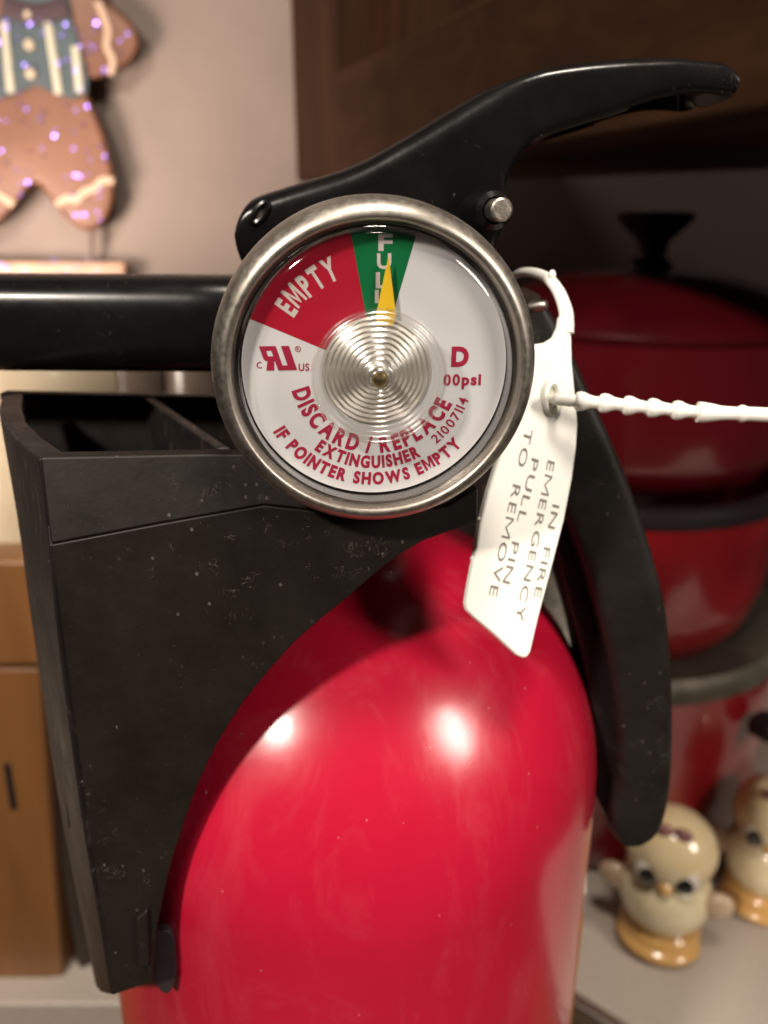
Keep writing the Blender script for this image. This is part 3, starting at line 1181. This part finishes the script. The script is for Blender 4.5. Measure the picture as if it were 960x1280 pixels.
def flared(name, tl, tr_, br2, bl_, dp, parent_, mt, bv):
    mb = MB()
    fr_ = [at(*p, yb_) for p in (tl, tr_, br2, bl_)]
    mb.slab(fr_, [p + Vector((2, dp, 0)) for p in fr_])
    return mb.build(name, mt, parent_, bevel=bv, seg=3)


flared('body', (-160, 836), (49, 836), (78, 1222), (-140, 1240), 14, bx, BOXW, 1.2)
yb_ -= 1.5
flared('lid', (-160, 700), (41, 700), (53, 834), (-160, 834), 16, bx, BOXW, 2.2)
m = MB()
fr = [at(x, y, bc.y - .4) for x, y in ((4, 955), (12, 955), (21, 1010), (13, 1014))]
m.slab(fr, [p + Vector((0, .8, 0)) for p in fr])
m.build('slot', mat('slot_dark', (.01, .007, .006), .6), bx)
DARKB = make_mottled('dark_brown_card', (.03, .022, .016), (.045, .032, .022), 40, .6)
m = MB()
d1 = on_z(101, 1214, CZ)
zd = zpx(815, 262)
m.box((d1.x + 12.3, d1.y + 24.9, (CZ + zd) / 2), (50, 24, zd - CZ), R(38))
tag(m.build('dark_box', DARKB, bevel=1.5), 'dark brown box standing between the orange wooden box and the bracket', 'box')
tc = at(709, 780, 205)
TIN = make_mottled('grey_mottled_tin', (.13, .12, .10), (.42, .39, .33), 130, .5, 4, .05)
tn_ = thing('tin', 'slim grey mottled tin half hidden between the red cylinder and the black handle', 'tin', (tc.x, tc.y, CZ))
m = MB()
ztn = zpx(672, 205)
m.lathe([(0, CZ), (9.4, CZ), (9.6, CZ + 1), (9.6, ztn - 6), (9.2, ztn - 5), (0, ztn - 5)], (tc.x, tc.y, 0), seg=40)
m.build('body', TIN, tn_)
m = MB()
m.lathe([(9.9, ztn - 4.9), (10, ztn - 4), (10, ztn - 1), (9.4, ztn), (0, ztn)], (tc.x, tc.y, 0), seg=40)
m.build('lid', RIM, tn_)
# cream canister and two dark jars behind the bracket, seen under the nozzle
CREAM = make_mottled('cream_enamel', (.36, .29, .20), (.43, .36, .25), 25, .35, 3, .02, .4)
cn = thing('canister', 'cream canister behind the bracket, below the black nozzle', 'canister', (-178, 400, CZ))
m = MB()
zc = zpx(452, 350)
m.lathe([(0, CZ), (60, CZ), (62, CZ + 3), (62, zc - 20), (61, zc - 18), (0, zc - 18)], (-178, 400, 0), seg=56)
m.build('body', CREAM, cn)
m = MB()
m.lathe([(63.5, zc - 17.9), (64, zc - 16), (64, zc - 3), (62, zc), (0, zc + 1)], (-178, 400, 0), seg=56)
m.build('lid', CREAM, cn)
JAR = make_mottled('dark_jar_glaze', (.06, .045, .035), (.10, .075, .06), 40, .3, 3, .02, .4)
for i, (px, lab) in enumerate(((172, 'dark brown jar beside the cream canister, under the black nozzle'), (246, 'grey brown jar behind the left edge of the gauge, under the nozzle'))):
    j = thing('jar', lab, 'jar', (at(px, 480, 380).x, 380, CZ), 'jars behind the bracket')
    zj = zpx(440, 380)
    m = MB()
    m.lathe([(0, CZ), (22, CZ), (24, CZ + 4), (24, zj - 60), (20, zj - 42), (13, zj - 32), (12.5, zj - 19), (0, zj - 19)], (at(px, 480, 380).x, 380, 0), seg=40)
    m.build('body', JAR, j)
    m = MB()
    m.lathe([(13.6, zj - 18.9), (14, zj - 17), (14, zj - 2), (12.5, zj), (0, zj)], (at(px, 480, 380).x, 380, 0), seg=40)
    m.build('cap', JAR, j)

# ------------------------------------------------------------------ gingerbread ornament on the wall
GING = make_mottled('gingerbread_brown', (.13, .046, .020), (.185, .072, .034), 28, .5, 4, .2)
ICING = mat('cream_icing', (.52, .36, .25), .55)
VEST = make_mottled('teal_vest', (.030, .050, .058), (.055, .082, .09), 40, .5, 4, .15)
STRIPE = mat('cream_vest_stripe', (.55, .50, .38), .5)
BUTTON = mat('cream_button', (.60, .48, .34), .4)
COLLAR = mat('dark_purple_collar', (.05, .022, .028), .6)
YG = 514.0
gm = thing('gingerbread_ornament', 'glittery gingerbread man ornament in a striped teal vest, hanging on the wall', 'ornament', at(45, 200, YG))
half = [(45, -135), (75, -130), (98, -105), (102, -75), (88, -45), (82, -28), (110, -12), (140, 6), (166, 30), (176, 52), (170, 72), (150, 88), (122, 99), (108, 104),
        (116, 130), (130, 165), (141, 205), (144, 240), (138, 268), (122, 286), (104, 287), (84, 274), (66, 252), (52, 234), (45, 231)]
full = half + [(90 - x, y) for x, y in half[-2:0:-1]]
cl = spline([(x, y) for x, y in full] + [full[0]], 3)[:-1]


def puffy(mb, pts, yb, th, rnd):
    """solid with rounded front edge made of insets"""
    n = len(pts)
    cxp = sum(p[0] for p in pts) / n

    def inset(dist):
        out = []
        for i in range(n):
            a_, b_, c_ = pts[i - 1], pts[i], pts[(i + 1) % n]
            tx, ty = c_[0] - a_[0], c_[1] - a_[1]
            l = math.hypot(tx, ty) or 1
            out.append((b_[0] - ty / l * dist, b_[1] + tx / l * dist))
        return out
    rings = []
    for dist, dep in ((0, 0), (0, th - rnd), (.3 * rnd, th - .3 * rnd), (.7 * rnd, th - .05 * rnd), (1.1 * rnd, th)):
        rings.append([at(x, y, yb - dep) for x, y in inset(dist * 1.9)])
    mb.loft(rings)


m = MB()
puffy(m, cl, YG + 4, 12, 4)
gb = m.build('body', GING, gm, 60)
vest = [(78, -22), (86, 0), (92, 30), (104, 70), (111, 100), (110, 118), (92, 124), (70, 118), (45, 106), (20, 118), (-2, 124), (-20, 118), (-21, 100), (-14, 70), (-2, 30), (4, 0), (12, -22)]
m = MB()
puffy(m, vest, YG - 7.5, 2.2, 1)
vs1 = m.build('vest', VEST, gm, 60)
for xa, ya, xb, yb in ((5, 28, 14, 116), (60, 28, 74, 118), (94, 58, 100, 116), (-16, 60, -12, 116)):
    m = MB()
    pts = [at(xa + (xb - xa) * t, ya + (yb - ya) * t, YG - 10.2) for t in (0, .25, .5, .75, 1)]
    m.tube(pts, 2.3, 8, .5)
    m.build('stripe', STRIPE, vs1)
for y in (18, 56, 92):
    m = MB()
    m.ball(at(34 + y * .05, y, YG - 10.5), (2.9, 1.6, 2.9), 16, 10)
    m.build('button', BUTTON, vs1)
m = MB()
pts = [at(x, y, YG - 9.8) for x, y in ((4, 8), (30, 16), (45, 18), (60, 16), (84, 8))]
m.tube(pts, 5.2, 10, .4)
m.build('collar', COLLAR, vs1)


def icing(pts_):
    mb = MB()
    mb.tube([at(x, y, YG - 8.3) for x, y in spline(pts_, 5)], 2.2, 8, .7)
    mb.build('icing', ICING, gb)


icing([(122, 2), (130, 20), (136, 40), (134, 58), (142, 76), (138, 94)])
icing([(72, 256), (84, 248), (96, 250), (106, 240), (118, 236), (128, 226), (142, 226)])
icing([(18, 256), (6, 248), (-6, 240), (-18, 236), (-28, 226), (-46, 226)])
icing([(-32, 2), (-40, 20), (-46, 40), (-44, 58), (-52, 76), (-48, 94)])
m = MB()
pts = [at(x, y, YG - 2) for x, y in ((113, 284), (114, 305), (112, 328))]
m.tube(pts, 1.7, 8)
m.build('hanger', mat('twine', (.17, .125, .10), .8), gm)
m = MB()
m.tube([at(x, y, YG + 2) for x, y in ((128, 0), (128, -60), (122, -200))], 1.6, 8)
m.build('hanging_cord', mat('grey_twine', (.16, .12, .12), .8), gm)
m = MB()
fr = [at(x, y, YG - 6) for x, y in ((-120, 326), (156, 328), (156, 420), (-120, 420))]
m.slab(fr, [p + Vector((0, 10, 0)) for p in fr])
m.build('hanging_plaque', make_mottled('plaque_brown', (.40, .23, .14), (.48, .30, .20), 40, .5, 4, .2), gm, bevel=1.5)
# glitter flakes: tiny foil facets tilted at random around the lamp's mirror direction
FOIL = mat('violet_glitter_foil', (.30, .20, .85), .28, 1)
m = MB()
Lp = Vector((-450, -580, 560))


def inside(x, y, pg):
    r_, j = False, len(pg) - 1
    for i in range(len(pg)):
        if (pg[i][1] > y) != (pg[j][1] > y) and x < (pg[j][0] - pg[i][0]) * (y - pg[i][1]) / (pg[j][1] - pg[i][1]) + pg[i][0]:
            r_ = not r_
        j = i
    return r_


for k in range(190):
    r1 = random.random()
    if r1 < .80:
        px, py = random.uniform(-40, 142), random.uniform(25, 275)
    elif r1 < .9:
        px, py = random.uniform(110, 160), random.uniform(25, 90)
    else:
        px, py = random.uniform(-10, 150), random.uniform(324, 345)
    if py < 300 and not (inside(px, py, cl) and all(inside(px + dx, py + dy, cl) for dx, dy in ((4, 0), (-4, 0), (0, 4), (0, -4)))):
        continue
    p = at(px, py, YG - (11.5 if py < 120 and px < 105 else 9.0))
    hv = ((Lp - p).normalized() + (-p).normalized()).normalized()
    hv = (hv + Vector((random.gauss(0, .16), random.gauss(0, .16), random.gauss(0, .16)))).normalized()
    e1 = hv.cross(Vector((0, 0, 1))).normalized()
    e2 = hv.cross(e1)
    s_ = random.uniform(.42, .95)
    m.add([p + (e1 * math.cos(a_) + e2 * math.sin(a_)) * s_ for a_ in [2 * math.pi * i / 6 for i in range(6)]], [list(range(6))])
gt = m.build('glitter', FOIL, gm)
gt['kind'] = 'stuff'

for o in bpy.data.objects:
    if '_org' in o:
        del o['_org']
